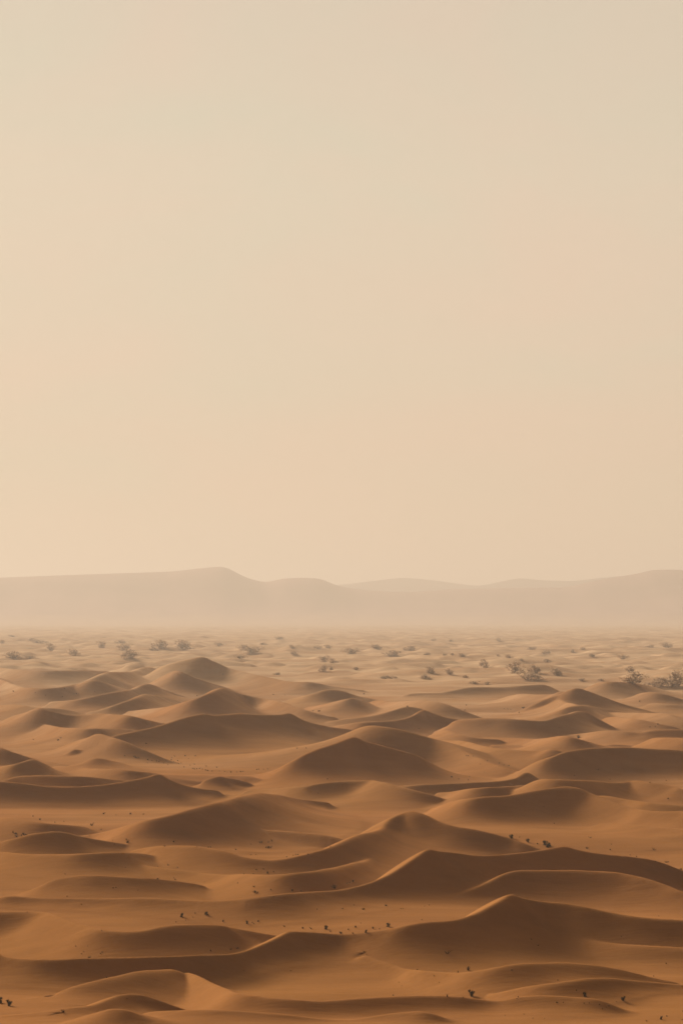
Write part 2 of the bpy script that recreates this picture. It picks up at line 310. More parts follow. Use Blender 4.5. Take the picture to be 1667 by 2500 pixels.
# (crest, mean slope of the near face, roundness of the crest 0..1, length of the far face / height)
RIDGES = [
 # far edge of the dune field
 ("A880,235,240 A960,190,228 A1050,140,225 A1110,103,235 A1200,75,260 A1370,38,290 A1450,62,285 A1568,112,275 B150,142,270 B300,180,275 B450,205,280 B580,208,280 B720,235,285 B830,250,285 B1000,268,275", .34, .2, 2.5),
 ("A1015,224,235 A1110,175,325 A1210,130,315 A1330,175,280 A1450,215,264 A1568,252,262 B90,280,284", .42, .0, 2.5),
 ("A300,345,350 A400,338,370 A530,325,395 A700,293,405 A830,270,390 A920,252,360 A1010,222,340 A1120,262,350 A1240,300,350 A1330,325,330", .30, .2, 3),
 ("A560,415,416 A680,398,415 A800,362,405 A920,318,390 A990,292,380 A1100,310,375 A1250,345,360", .25, .4, 3),
 ("A-150,105,150 A0,110,170 A130,127,185 A300,130,190 A500,128,195 A650,130,185 A740,135,150", .25, .3, 4),
 ("A-200,130,190 A0,185,240 A120,235,275 A200,250,285 A330,252,280 A450,238,270 A560,212,250 A690,160,240 A740,140,235 A850,140,220 A920,130,200 A985,108,190 A1050,112,170", .28, .3, 3),
 ("A480,250,255 A560,225,270 A640,195,285 A720,215,280 A820,245,260", .25, .5, 3),
 ("A-100,375,385 A0,365,395 A130,362,400 A250,380,400 A400,388,430 A520,408,432 A620,428,432", .25, .3, 3),
 ("A-60,500,505 A0,483,520 A100,442,550 A200,410,590 A275,385,610 A340,402,590 A450,428,560 A560,432,530 A700,425,540 A800,428,550 A900,440,560 A1000,465,560 A1100,485,540 A1180,495,500", .30, .35, 3),
 ("A300,500,510 A400,515,580 A520,523,610 A650,525,600 A760,528,580 A880,530,545", .30, .2, 4),
 ("A820,415,418 A1000,395,440 A1150,376,460 A1260,348,475 A1400,300,480 A1500,250,470 A1568,265,455 B110,290,440 B290,325,430 B380,340,430 B530,395,460 B700,440,470 B810,456,462", .38, .1, 2.5),
 ("A770,580,640 A900,553,690 A1050,520,710 A1160,490,715 A1250,458,715 A1380,428,715 A1470,435,710 B100,422,700 B250,430,690 B380,428,690 B440,420,690 B520,460,680 B620,492,660 B720,512,640 B830,530,610 B930,548,570", .36, .25, 3),
 ("A350,680,685 A430,650,720 A540,605,740 A620,580,750 A680,558,750 A760,580,740 A850,610,720", .30, .2, 3),
 ("D320,132,134 D430,92,130 D512,48,124 D580,66,126 D645,98,118", .32, .0, 3),
 ("D540,160,162 D600,125,180 D660,108,190 D740,120,195 D850,150,190 D950,185,195", .25, .5, 3),
 ("D-150,20,150 D-60,22,160 D0,36,160 D90,68,155 D150,90,140 D205,108,125 D290,135,150 D420,155,170 D560,185,200 D750,195,205", .30, .1, 3),
 ("D-80,185,200 D0,167,240 D100,148,260 D170,128,260 D225,116,255 D290,140,240 D360,180,225 D430,212,218", .30, .4, 3),
 ("D60,255,290 D150,238,310 D300,232,325 D450,236,330 D560,238,330 D640,243,330 D760,255,320 D850,262,300 D930,266,270", .34, .15, 4),
 ("D-150,270,440 D0,277,440 D150,286,440 D300,304,440 D450,313,440 D600,310,440 D750,295,440 D900,268,430 D1000,245,430 D1085,222,430 D1150,252,430 D1250,290,420 D1350,312,400 D1450,325,375 D1540,336,345", .33, .45, 3),
 ("D1350,285,290 D1430,255,300 D1500,240,305 E0,248,300 E70,255,300 E140,272,298 E215,292,293", .30, .1, 3),
 ("D1100,235,240 D1300,258,270 D1400,262,270 D1568,230,260 E60,228,260 E170,238,265 E280,265,285 E400,292,300 E460,296,300", .2, .4, 3),
 ("E60,228,232 E200,222,260 E330,192,290 E430,145,310 E520,95,320 E640,45,325 E750,10,330 B870,583,946 B950,612,946 E1050,22,320 E1150,50,310 E1250,78,300 E1330,107,280 E1400,147,220 E1440,180,188", .36, .0, 3),
 ("B700,648,650 B800,600,720 B880,568,740 B930,540,750 B980,507,760 B1070,510,770 B1200,530,780 B1350,572,790 B1450,602,800 B1568,645,810 F120,90,180 F230,140,210 F340,172,240 F430,200,235", .22, .4, 4),
 ("E1000,318,330 E1200,303,345 E1350,294,355 E1568,290,365 F150,277,330 F300,266,325 F420,243,310 F490,205,300 F540,230,290 F600,256,262", .3, .2, 3),
 ("B660,490,492 B810,462,495 B1000,440,495 B1130,408,490 B1235,378,485 B1340,392,470", .28, .2, 3),
 ("B700,515,518 B800,497,530 B950,480,530 B1100,476,535 B1220,462,545 B1300,430,555 B1348,400,560 B1420,425,550 B1500,450,530 B1600,470,500", .28, .2, 3),
 ("B510,376,378 B620,370,405 B720,352,415 B820,328,415 B870,320,410 B960,345,405 B1045,385,388", .28, .2, 3),
 ("B380,335,338 B500,315,365 B590,290,375 B690,260,375 B800,268,350 B900,300,345 B1040,330,350", .28, .3, 3),
 ("B1040,335,345 B1150,345,375 B1250,335,380 B1380,335,385 B1500,355,375", .25, .5, 3),
 ("C-300,290,310 C-100,285,320 C0,265,325 C130,243,330 C330,243,330 C480,232,320 C600,226,310 C660,245,300 C720,275,280", .27, .5, 3),
 ("C300,330,335 C400,300,350 C480,290,365 C600,293,370 C700,290,360 C760,275,330", .22, .5, 3),
 ("C950,235,240 C1000,212,262 C1100,205,268 C1250,222,268 C1370,245,255", .22, .5, 3),
 ("C1210,318,322 C1280,285,340 C1360,277,345 C1440,290,345 C1568,330,350", .22, .5, 3),
 ("C1290,362,366 C1380,352,392 C1500,358,400 C1700,365,400", .22, .5, 3),
 ("C300,448,450 C380,430,434 C470,395,430 C560,352,432 C640,318,440 C720,290,455 C780,265,470 C840,247,475 C910,268,465 C1000,302,445 C1100,338,432 C1200,368,425 C1330,402,422 C1430,427,430", .42, .0, 2.5),
 ("C545,428,430 C640,375,440 C720,328,440 C770,345,435 C860,370,430", .32, .1, 2.5),
 ("C450,455,458 C600,440,470 C700,408,460 C780,378,455 C880,366,450 C960,378,440 C1110,410,420", .25, .3, 3),
 ("B1380,565,567 B1470,528,560 B1540,500,560 C20,472,550 C130,458,555 C300,453,560 C450,460,560 C600,470,560 C700,446,560 C790,425,560 C845,405,560 C910,415,560 C970,448,555 C1050,492,550 C1120,528,540", .32, .35, 3),
 ("C990,440,445 C1070,415,470 C1200,415,480 C1330,420,480 C1460,430,480 C1568,470,490 C1700,500,510", .26, .3, 3),
 ("C1000,460,465 C1080,450,500 C1160,450,520 C1250,462,525 C1400,495,525 C1500,515,525", .26, .4, 3),
 ("C700,570,575 C880,555,580 C1030,537,590 C1160,538,585 C1270,545,600 C1360,533,610 C1568,530,620 C1750,530,620", .28, .3, 3),
 ("C180,590,600 C400,592,640 C560,600,650 C640,590,655 C720,577,660 C800,580,665 C900,610,665 C1000,640,660", .27, .4, 3),
 ("B1390,582,585 B1460,555,610 B1512,540,625 C0,552,630 C80,575,630 C170,590,625 C300,600,630", .30, .1, 3),
 ("B1400,600,620 C0,610,690 C100,618,700 C200,643,715 F300,50,100 F450,63,115 F600,66,112 F700,56,90", .28, .3, 3),
 ("F210,25,28 F350,22,50 F480,28,58 F600,42,58 F740,48,52", .3, .1, 3),
 ("C1285,655,658 C1345,600,680 C1420,585,685 C1568,588,690 C1700,590,690", .28, .3, 3),
 ("C900,662,670 C1000,648,672 C1080,634,675 C1180,640,672 C1280,660,668", .25, .4, 3),
 ("F465,192,215 F560,138,270 F680,95,270 F770,65,265 F900,47,260 F1050,38,260 F1180,36,260 F1350,45,265 F1568,56,265 F1750,60,265", .35, .4, 3),
 ("F370,370,372 F480,312,370 F590,256,390 F700,253,400 F850,258,400 F1000,270,400 F1130,275,395 F1200,265,400 F1270,262,420 F1370,278,430 F1500,302,430 F1568,322,430 F1750,350,440", .22, .3, 3),
 ("E1400,355,358 F0,342,370 F150,318,385 F300,306,392 F420,304,380 F500,303,350", .28, .2, 3),
 ("E90,338,345 E250,320,350 E400,312,365 E540,304,390 E620,287,400 E750,272,410 E860,267,420 E1000,265,430 E1045,272,440 E1130,290,450 E1250,322,450 E1400,362,440 E1568,413,430", .25, .3, 3),
 ("D500,638,640 D680,615,650 D850,577,680 D1000,533,690 D1150,500,700 D1300,457,710 D1450,413,715 E0,392,715 E100,365,700 E200,354,680 E320,362,600 E450,382,500 E600,402,440 E750,415,425", .28, .6, 3),
 ("E1360,472,480 E1470,440,530 F0,412,570 F100,395,600 F200,380,610 F370,368,620 F500,347,620 F650,325,620 F760,314,620 F850,322,620 F950,362,620 F1050,405,610 F1200,450,610 F1350,474,610 F1568,476,610 F1750,470,610", .32, .55, 3),
 ("F1000,370,385 F1200,395,430 F1350,412,460 F1568,428,470 F1750,440,470", .22, .5, 3),
 ("F950,560,565 F1100,560,680 F1300,575,720 F1568,600,740 F1750,610,740", .26, .9, 3),
 ("G-150,90,130 G0,72,165 G100,50,175 G230,20,175 G370,4,170 G450,10,150 G530,28,120 G700,60,110 G850,80,105 G1000,100,103", .28, .5, 3),
 ("G-150,145,265 G0,144,265 G150,155,265 G400,157,265 G600,153,262 G800,149,260 G920,153,230 G1050,170,200", .30, .5, 3),
 ("G850,150,160 G1000,115,260 G1130,101,290 G1300,102,295 G1450,120,300 G1568,147,300 H130,175,295 H280,190,290 H400,180,290 H550,150,280 H700,110,250 H800,70,220 H900,25,190 H1000,0,175 E1060,598,785 E1090,560,785 E1135,522,785 E1200,490,785 E1270,473,785 E1340,492,790 E1450,545,800 E1568,582,805 F150,605,800 F300,640,780 F400,668,770 I480,80,160 I620,130,170", .29, .4, 3),
 ("G800,225,235 G950,240,300 G1200,265,330 G1400,285,350 G1568,290,370 H150,292,400 H300,293,410 H450,283,420 H600,268,430 H750,240,390 H900,205,320 H1000,180,240 H1100,150,168", .25, .7, 3),
 ("G-100,470,540 G0,445,560 G80,435,560 G220,445,560 G400,452,570 G700,455,600 G1000,450,610 G1300,459,610 G1568,460,610 H200,443,620 H400,418,625 H550,406,620 H740,400,610 H860,380,600 H1000,343,590 H1130,288,590 H1250,213,590 H1330,158,590 H1380,127,590 H1440,136,590 H1568,152,570 I150,168,500 I300,165,460 I450,150,430 I600,130,410 I700,112,400 I760,108,390 I850,130,375 I1000,156,365 I1200,177,355 I1370,205,340 I1568,275,340 I1750,330,380", .32, .3, 3),
 ("G-100,450,452 G0,440,446 G170,405,448 G260,375,450 G330,340,450 G400,315,450 G500,298,450 G600,291,445 G700,295,440 G900,310,430 G1100,328,420 G1300,356,400 G1450,385,395", .24, .4, 3),
 ("G-150,545,800 G0,540,800 G150,538,800 G300,545,800 G380,565,810 G480,610,830 G600,655,850 J700,35,215 J850,48,215 J980,42,215 J1080,20,210 J1200,3,205 J1350,-2,200 J1500,2,195 K0,10,180 K150,38,170 K300,62,130 K400,68,80", .28, .7, 3),
 ("J-150,150,430 J0,200,440 J100,222,445 J200,232,440 J300,235,430 J450,232,400 J600,226,380 J900,220,370 J1200,210,360 J1400,200,350 J1568,192,340 K130,175,330 K230,140,310 K340,92,300 K400,60,290 K440,43,290 K550,45,290 K700,57,280 K800,62,250 K930,50,240 K1100,25,280 K1220,-2,300 K1350,-25,310 I0,597,964 I150,550,960 I260,495,955 I330,455,950 I385,424,940 I450,445,930 I540,465,900 I640,478,880 I780,486,880 I900,507,880 I1100,547,890 I1300,577,900 I1568,602,900 I1750,620,900", .31, .4, 3),
 ("H1080,545,548 H1200,535,565 H1350,513,570 H1480,480,570 I0,452,570 I100,410,570 I200,370,570 I260,342,570 I310,312,570 I370,285,570 I450,268,570 I600,262,560 I750,259,560 I900,260,560 I1080,268,560 I1200,288,560 I1320,315,560 I1450,360,570 I1568,405,580 I1750,450,590", .25, .5, 3),
 ("K900,185,190 K1000,222,270 K1200,282,380 K1350,305,420 K1568,320,450 L150,312,470 L300,285,480 L450,260,490 L600,250,500 L750,245,500 L950,264,480 L1150,302,440 L1350,355,420 L1500,385,410", .2, .5, 3),
 ("L300,460,470 L500,420,490 L700,395,500 L900,372,510 L1050,368,515 L1200,382,520 L1400,400,530 L1568,412,540 L1750,420,540", .28, .8, 3),
 ("J1230,305,310 J1330,325,400 J1450,380,500 J1568,425,600 K100,452,640 K300,480,640 K500,495,630 K600,505,620 K700,503,610 K850,490,620 K1050,480,660 K1300,478,680 K1568,486,690 L150,505,690 L300,517,690 L450,490,700 L600,480,720 L800,490,720 L1000,515,700", .27, .6, 3),
 ("J-150,635,700 J0,614,720 J200,594,730 J450,560,730 J620,541,720 J720,506,680 J800,475,640 J880,464,620 J980,470,610 J1080,498,600 J1200,540,590 J1300,570,580", .27, .5, 3),
 ("J380,690,700 J420,668,800 J550,620,860 J680,582,880 J760,562,890 J860,568,890 J950,600,880 J1050,640,860 J1150,680,850", .28, .3, 3),
 ("D440,163,166 D560,180,192 D700,190,204 D850,196,214 D950,208,222 D1060,222,226", .22, .2, 3),
 ("D-50,505,560 D0,508,580 D150,525,590 D300,548,600 D450,560,590 D560,575,585", .2, .8, 3),
 ("J350,480,490 J500,425,540 J650,385,560 J800,350,560 J950,315,520 J1100,300,450 J1200,300,380", .16, .9, 3),
 ("D1250,655,670 E0,600,680 E200,596,690 E400,602,690 E600,618,680 E750,645,660", .2, .9, 3),
 ("G300,548,552 G380,520,560 G460,494,572 G540,490,585 G640,520,595 G720,560,600", .2, .5, 3),
 ("H380,470,480 H550,480,540 H700,505,570 H900,528,590 H1080,542,590 H1250,535,575", .18, .6, 3),
 ("E1045,285,300 E1090,350,385 E1130,410,450 E1220,478,500", .25, .3, 3),
 ("F600,420,440 F800,430,520 F1000,470,540 F1200,510,560", .16, .9, 3),
 ("L150,110,130 L350,95,190 L600,80,210 L850,85,220 L1100,110,230 L1400,130,240 L1700,140,240", .13, .9, 3),
 ("J930,605,610 J1050,580,760 J1200,572,800 J1400,570,810 J1568,573,820 K150,580,820 K400,600,820 K600,627,800 K780,646,780 K900,638,770 K1050,610,780 K1250,590,800 K1400,600,780", .28, .5, 3),
]

# ---------------------------------------------------------------- the dune field as a height field
US = 5.0
U = np.arange(-460, PW + 460, US)
D1 = 1180.0
NROW = 1700
DROWS = 150.0 * (D1 / 150.0) ** (np.arange(NROW) / (NROW - 1.0))
X = ((U - CU) / F)[None, :] * DROWS[:, None]
Y = np.repeat(DROWS[:, None], len(U), 1)

def base_height(x, y):
    z = 1.15 * vnoise(x / 42 + 0.3 * y / 30 + 3.3, y / 21 + 8.1 + 0.25 * vnoise(x / 25 + 1.1, y / 60 + 4.0)) + 0.25 * vnoise(x / 16 + 1.7, y / 10 + 4.4)
    z = z + 0.9 * vnoise(x / 90 + 11.3, y / 120 + 2.1) * np.clip((y - 350) / 500, 0, 1)
    far = np.clip((y - 960) / 240, 0, 1)
    hum = 3.4 * np.maximum(vnoise(x / 34 + 5.1, y / 52 + 9.7), 0) ** 1.3 + 2.4 * np.maximum(vnoise(x / 13 + 15.1, y / 24 + 19.7), 0) ** 1.3 - 0.4
    return z + far * hum

Z0 = base_height(X, Y)
LNR = math.log(D1 / 150.0) / (NROW - 1.0)

def catmull(P, n):
    P = np.array(P); out = []
    Q = np.vstack([2 * P[0] - P[1], P, 2 * P[-1] - P[-2]])
    for i in range(1, len(Q) - 2):
        p0, p1, p2, p3 = Q[i - 1], Q[i], Q[i + 1], Q[i + 2]
        for t in np.linspace(0, 1, n, endpoint=False):
            out.append(0.5 * (2 * p1 + (p2 - p0) * t + (2 * p0 - 5 * p1 + 4 * p2 - p3) * t * t + (3 * p1 - p0 - 3 * p2 + p3) * t ** 3))
    out.append(P[-1])
    return np.array(out)

def smax(a, b, k):
    h = np.maximum(k - np.abs(a - b), 0.0) / k
    return np.maximum(a, b) + h * h * k * 0.25

SLOPE, RATE, VERBOSE = 1.12, 1.5, False
def next_feet():
    """Let every lee face run down into the hollow behind the next crest nearer the viewer."""
    arr = [np.array(tile_pts(r[0])) for r in RIDGES]
    out = []
    for a in arr:
        vb = a[:, 2].copy()
        for i, (u, v, b) in enumerate(a):
            bestv, bestb = 1e9, 0
            for o in arr:
                if o is a or u < o[:, 0].min() or u > o[:, 0].max(): continue
                vo = float(np.interp(u, o[:, 0], o[:, 1])); bo = float(np.interp(u, o[:, 0], o[:, 2]))
                if vo > v + 7 and vo < bestv and bo - vo > 5: bestv, bestb = vo, bo
            t = bestv + REACH * (bestb - bestv)
            if bestv - v < 30 + 0.11 * (v - YH) and b - v > 3: vb[i] = max(b, t) if t < b + 60 else b
        e = vb - a[:, 2]
        for _ in range(2):
            P = np.concatenate([e[:1], e, e[-1:]]); e = np.maximum(e, 0.9 * (0.25 * P[:-2] + 0.5 * P[1:-1] + 0.25 * P[2:]))
        w = np.clip((a[:, 2] - a[:, 1]) / max(0.45 * (a[:, 2] - a[:, 1]).max(), 1), 0, 1)
        out.append(a[:, 2] + e * w)
    return out

REACH = 0.75
PASSES = 4
def box_u(a, r):
    n = a.shape[1]
    if n <= 2 * r + 1: return a
    c = np.cumsum(np.pad(a, ((0, 0), (r + 1, r)), mode='edge'), axis=1)
    return (c[:, 2 * r + 1:] - c[:, :-2 * r - 1]) / (2 * r + 1)

def build_dunes():
    Z = Z0.copy()
    feet = next_feet()
    prep = []
    for ri, (spec, s, q, far) in enumerate(RIDGES):
        pts = tile_pts(spec)
        u = np.array([p[0] for p in pts]); v = np.array([p[1] for p in pts]); vb = feet[ri].copy()
        s = s * SLOPE
        # a crest that stops inside the picture sinks away in a long horn
        for end in (0, -1):
            g = vb[end] - v[end]
            if g > 6 and -5 < u[end] < PW + 5:
                ell = min(max(2.6 * g, 40), 150) * (1 if end else -1)
                eu = [u[end] + 0.5 * ell, u[end] + ell]; ev = [v[end] + 0.5 * g, v[end] + 0.97 * g]; eb = [vb[end] + 1, vb[end] + 2]
                if end: u = np.append(u, eu); v = np.append(v, ev); vb = np.append(vb, eb)
                else: u = np.append(eu[::-1], u); v = np.append(ev[::-1], v); vb = np.append(eb[::-1], vb)
        k = (v - YH) / F
        Dfoot = F * H / (vb - YH)
        D = (Dfoot + H / s) / (1 + k / s)
        for _ in range(4):
            P = np.concatenate([[D[0] * 0.5 + D[1] * 0.5], D, [D[-1] * 0.5 + D[-2] * 0.5]])
            D = 0.25 * P[:-2] + 0.5 * P[1:-1] + 0.25 * P[2:]
        c = catmull(np.stack([u, v, D], -1), 6)
        u, v, D = c[:, 0], c[:, 1], c[:, 2]
        zc = H - (v - YH) / F * D
        run = np.concatenate([[0], np.cumsum(np.hypot(np.diff(u), np.diff(v)))])
        e0 = e1 = min(20, 0.1 * run[-1])
        ta = np.clip(run / e0, 0, 1); tb = np.clip((run[-1] - run) / e1, 0, 1)
        taper = (ta * ta * (3 - 2 * ta)) * (tb * tb * (3 - 2 * tb))
        fi = np.clip(np.log(np.maximum(D, 150.0) / 150.0) / LNR, 0, len(DROWS) - 1.001); fj = np.clip((u + 460) / US, 0, len(U) - 1.001)
        ii, jj = fi.astype(int), fj.astype(int); fa, fb = fi - ii, fj - jj
        px = (u - CU) / F * D; py = D
        ha = np.maximum(zc * (0.25 + 0.75 * taper), 0.5)
        R = max(3.0 * (ha / s).max(), (ha * far * 1.2).max()) + 1
        r0 = max(0, int(math.log(max(py.min() - R, 150.0) / 150.0) / LNR)); r1 = min(len(DROWS), int(math.log(max(py.max() + R, 151) / 150.0) / LNR) + 2)
        if r1 <= r0 + 1: continue
        ya, yb = DROWS[r0], DROWS[r1 - 1]
        xs = [(px.min() - R) / ya * F + CU, (px.max() + R) / ya * F + CU, (px.min() - R) / yb * F + CU, (px.max() + R) / yb * F + CU]
        j0 = max(0, int((min(xs) + 460) / US)); j1 = min(len(U), int((max(xs) + 460) / US) + 2)
        sl = (slice(r0, r1), slice(j0, j1))
        gx = X[sl]; gy = Y[sl]
        wsum = np.zeros_like(gx); ssum = np.zeros_like(gx); dsum = np.zeros_like(gx); tsum = np.zeros_like(gx); best = np.full_like(gx, 1e12); side = np.ones_like(gx)
        for i in range(len(px) - 1):
            ax, ay = px[i], py[i]; ex, ey = px[i + 1] - ax, py[i + 1] - ay; L2 = ex * ex + ey * ey + 1e-9
            t = np.clip(((gx - ax) * ex + (gy - ay) * ey) / L2, 0, 1)
            dx = gx - ax - t * ex; dy = gy - ay - t * ey
            d2 = dx * dx + dy * dy
            w = math.sqrt(L2) / (d2 + 0.05) ** 2
            wsum += w; ssum += w * (ha[i] + t * (ha[i + 1] - ha[i])); tsum += w * (i + t)
            dsum += w * np.sqrt(d2)
            m = d2 < best
            best = np.where(m, d2, best); side = np.where(m, np.where(ex * dy - ey * dx < 0, 1.0, -1.0), side)      # + on the near side
        ba = ssum / wsum; sd = side * dsum / wsum
        tn = np.maximum(sd, 0) / np.maximum(ba / s, 0.4)
        farr = np.clip(-sd / np.maximum(ba * far * 1.2, 0.4), 0, 1)
        aq = 0.034 + 0.30 * q * q
        tn = tn * (1 + 0.55 * q)
        pn = np.exp(-RATE * (np.sqrt(tn * tn + aq * aq) - aq)) * np.clip((3.0 - tn) / 1.2, 0, 1)
        pf = (1 - farr) ** 2 * (1 + farr)
        p = np.where(sd > 0, pn, pf).astype(np.float32)
        tpos = np.clip(tsum / wsum, 0, len(px) - 1.001)
        off = np.clip((np.maximum(tn, farr * 2) - 0.12) / 0.6, 0, 1); off = (off * off * (3 - 2 * off)).astype(np.float32)
        prep.append((sl, p, off, tpos, zc, taper, (ii, jj, fa, fb), spec))
    for sl, p, off, tpos, zc, taper, idx, spec in prep:
        k0 = tpos.astype(np.int32); f = tpos - k0
        zt = np.maximum(zc, 0) * taper
        zz = zt[k0] * (1 - f) + zt[k0 + 1] * f
        soft = zz
        for rad in (11, 7, 5): soft = box_u(soft, rad)
        zz = (zz + (soft - zz) * off) * p
        kk = 0.10 + 0.0005 * Y[sl]
        zr = Z0[sl] * (1 - p) + zz - 1.2 * kk * np.clip(1 - zz / (1.5 * kk), 0, 1)
        Z[sl] = smax(Z[sl], zr, kk)
    near = np.clip(1.4 - Y / 900, 0.3, 1)
    Z += near * (0.085 * vnoise(X / 8 + 2.2 + 0.4 * Y / 9, Y / 9 + 7.7) + 0.03 * vnoise(X / 3.1 + 9.2, Y / 3.6 + 1.7)) + 0.16 * vnoise(X / 17 + 21.2, Y / 20 + 5.7)
    # wind-worn crests: a light smoothing
    P = np.pad(Z, 1, mode='edge')
    Z = (P[:-2, 1:-1] + P[2:, 1:-1] + P[1:-1, :-2] + P[1:-1, 2:] + 12 * Z) / 16
    return Z

Z = build_dunes()
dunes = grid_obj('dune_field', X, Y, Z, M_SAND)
dunes['kind'] = 'structure'

# ---------------------------------------------------------------- scrub plain beyond the dunes
UP = np.arange(-700, PW + 700, 7.0)
PR = np.concatenate([D1 * 0.998 * (3200.0 / D1) ** (np.arange(500) / 500.0), 3194.0 * (14000.0 / 3194.0) ** (np.arange(121) / 120.0)])
XP = ((UP - CU) / F)[None, :] * PR[:, None]
YP = np.repeat(PR[:, None], len(UP), 1)
ZP = base_height(XP, YP) * np.clip(1.1 - YP / 9000, 0.2, 1) - 0.004
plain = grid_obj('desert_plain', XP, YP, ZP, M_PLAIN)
plain['kind'] = 'structure'
# the wider desert floor round about
gx, gy = np.meshgrid(np.linspace(-16000, 16000, 33), np.linspace(-3000, 16000, 20))
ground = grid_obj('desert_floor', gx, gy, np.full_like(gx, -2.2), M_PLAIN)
ground['kind'] = 'structure'

def ground_z(x, y):
    if y < D1:
        fi = math.log(max(y, 150.01) / 150.0) / LNR
        fj = ((x / y) * F + CU + 460) / US
        i = min(max(int(fi), 0), len(DROWS) - 2); j = min(max(int(fj), 0), len(U) - 2)
        a, b = fi - i, fj - j
        return float((Z[i, j] * (1 - b) + Z[i, j + 1] * b) * (1 - a) + (Z[i + 1, j] * (1 - b) + Z[i + 1, j + 1] * b) * a)
    return float(base_height(np.array([x]), np.array([y]))[0] * min(max(1.1 - y / 9000, 0.2), 1)) - 0.004

def on_ground(u, v):
    """Where the sight line through a spot of the photograph meets the sand."""
    kx, kz = (u - CU) / F, (v - YH) / F
    d = 152.0
    while d < 9000:
        z = ground_z(kx * d, d)
        if H - kz * d <= z:
            lo, hi = d / 1.0018, d
            for _ in range(12):
                mid = 0.5 * (lo + hi)
                if H - kz * mid <= ground_z(kx * mid, mid): hi = mid
                else: lo = mid
            return Vector((kx * hi, hi, ground_z(kx * hi, hi)))
        d *= 1.0018
    return Vector((kx * 9000, 9000, 0))
# ---------------------------------------------------------------- far hills
def hill(name, prof, dist, depth, label=None, seed=0):
    """A range from its skyline (photograph pixels) at a distance, with a sloping front and back."""
    pu = np.array([p[0] for p in prof], float); pv = np.array([p[1] for p in prof], float)
    us = np.arange(pu[0], pu[-1], 9.0)
    vs = np.interp(us, pu, pv)
    kern = np.array([1, 2, 3, 2, 1.]) / 9
    vs = np.convolve(np.pad(vs, 2, mode='edge'), kern, 'valid')
    ts = np.linspace(0, 1, 26)
    xs = (us - CU) / F * dist
    top = H - (vs - YH) / F * dist
    XX = np.repeat(xs[None], 51, 0); YY = np.zeros_like(XX); ZZ = np.zeros_like(XX)
    for r in range(51):
        if r <= 25: t = ts[r]; yy = dist - depth * (1 - t); p = 0.12 * t ** 2 + 0.88 * t ** 9
        else: t = 1 - (r - 25) / 25; yy = dist + depth * 1.2 * (1 - t); p = t ** 1.3
        YY[r] = yy
        gul = vnoise(xs / 160 + seed, np.full_like(xs, yy / 240)) * 0.06 + vnoise(xs / 60 + seed, np.full_like(xs, yy / 90)) * 0.03
        ZZ[r] = top * np.clip(p + gul * 4 * p * (1 - p), 0, 1) - 2.0
    o = grid_obj(name, XX, YY, ZZ, M_ROCK)
    o['kind'] = 'structure'
    return o
hill('flat_topped_hills', [(-900, 1425), (-300, 1416), (0, 1409), (150, 1403), (300, 1398), (420, 1394), (500, 1385), (548, 1381), (565, 1390), (600, 1409), (648, 1421), (660, 1418), (690, 1411), (740, 1409), (780, 1411), (800, 1418), (822, 1429), (870, 1437), (950, 1443), (1020, 1443), (1090, 1437), (1160, 1436), (1250, 1434), (1380, 1433), (1430, 1421), (1480, 1411), (1550, 1400), (1590, 1390), (1640, 1389), (1700, 1392), (1900, 1400), (2400, 1415), (2700, 1440)], 8000, 2600, seed=3)
hill('distant_range', [(700, 1460), (790, 1430), (850, 1425), (920, 1416), (985, 1409), (1050, 1415), (1110, 1423), (1165, 1430), (1200, 1424), (1265, 1410), (1330, 1416), (1400, 1418), (1480, 1408), (1600, 1400), (1800, 1400), (2400, 1420)], 11000, 800, seed=14)

# ---------------------------------------------------------------- dusty air
hz_me = bpy.data.meshes.new('haze')
bx0, bx1, by0, by1, bz0, bz1 = -18000, 18000, -4000, 17000, -4.0, 300.0
hv = [(x, y, z) for z in (bz0, bz1) for y in (by0, by1) for x in (bx0, bx1)]
hz_me.from_pydata(hv, [], [(0, 2, 3, 1), (4, 5, 7, 6), (0, 1, 5, 4), (2, 6, 7, 3), (0, 4, 6, 2), (1, 3, 7, 5)])
hz_mat = bpy.data.materials.new('dust_haze'); hz_mat.use_nodes = True
hn, hl = hz_mat.node_tree.nodes, hz_mat.node_tree.links
hn.clear()
h_out = hn.new('ShaderNodeOutputMaterial'); h_vol = hn.new('ShaderNodeVolumePrincipled')
h_vol.inputs['Color'].default_value = (0.50, 0.437, 0.36, 1)
h_vol.inputs['Density'].default_value = 0.00020
h_vol.inputs['Anisotropy'].default_value = 0.25
hl.new(h_vol.outputs[0], h_out.inputs['Volume'])
hz_me.materials.append(hz_mat)
haze = bpy.data.objects.new('haze', hz_me); C.objects.link(haze)
haze['kind'] = 'stuff'

# ---------------------------------------------------------------- plants
rng = random.Random(41)
def blade(V, Fc, base, tip, w, bend):
    """A thin curved stalk: three stacked quads closing to a point, crossed so it has thickness from any side."""
    b = Vector(base); t = Vector(tip); mid = b.lerp(t, 0.55) + Vector(bend)
    d = (t - b).normalized()
    side = d.cross(Vector((0, 0, 1)))
    if side.length < 1e-3: side = Vector((1, 0, 0))
    side.normalize(); up = side.cross(d)
    i = len(V)
    for p, ww in ((b, w), (mid, w * 0.75)):
        V += [tuple(p + side * ww), tuple(p - side * ww * 0.5 + up * ww * 0.87), tuple(p - side * ww * 0.5 - up * ww * 0.87)]
    V.append(tuple(t))
    for k in range(3):
        n_ = (k + 1) % 3
        Fc += [(i + k, i + n_, i + 3 + n_, i + 3 + k), (i + 3 + k, i + 3 + n_, i + 6)]

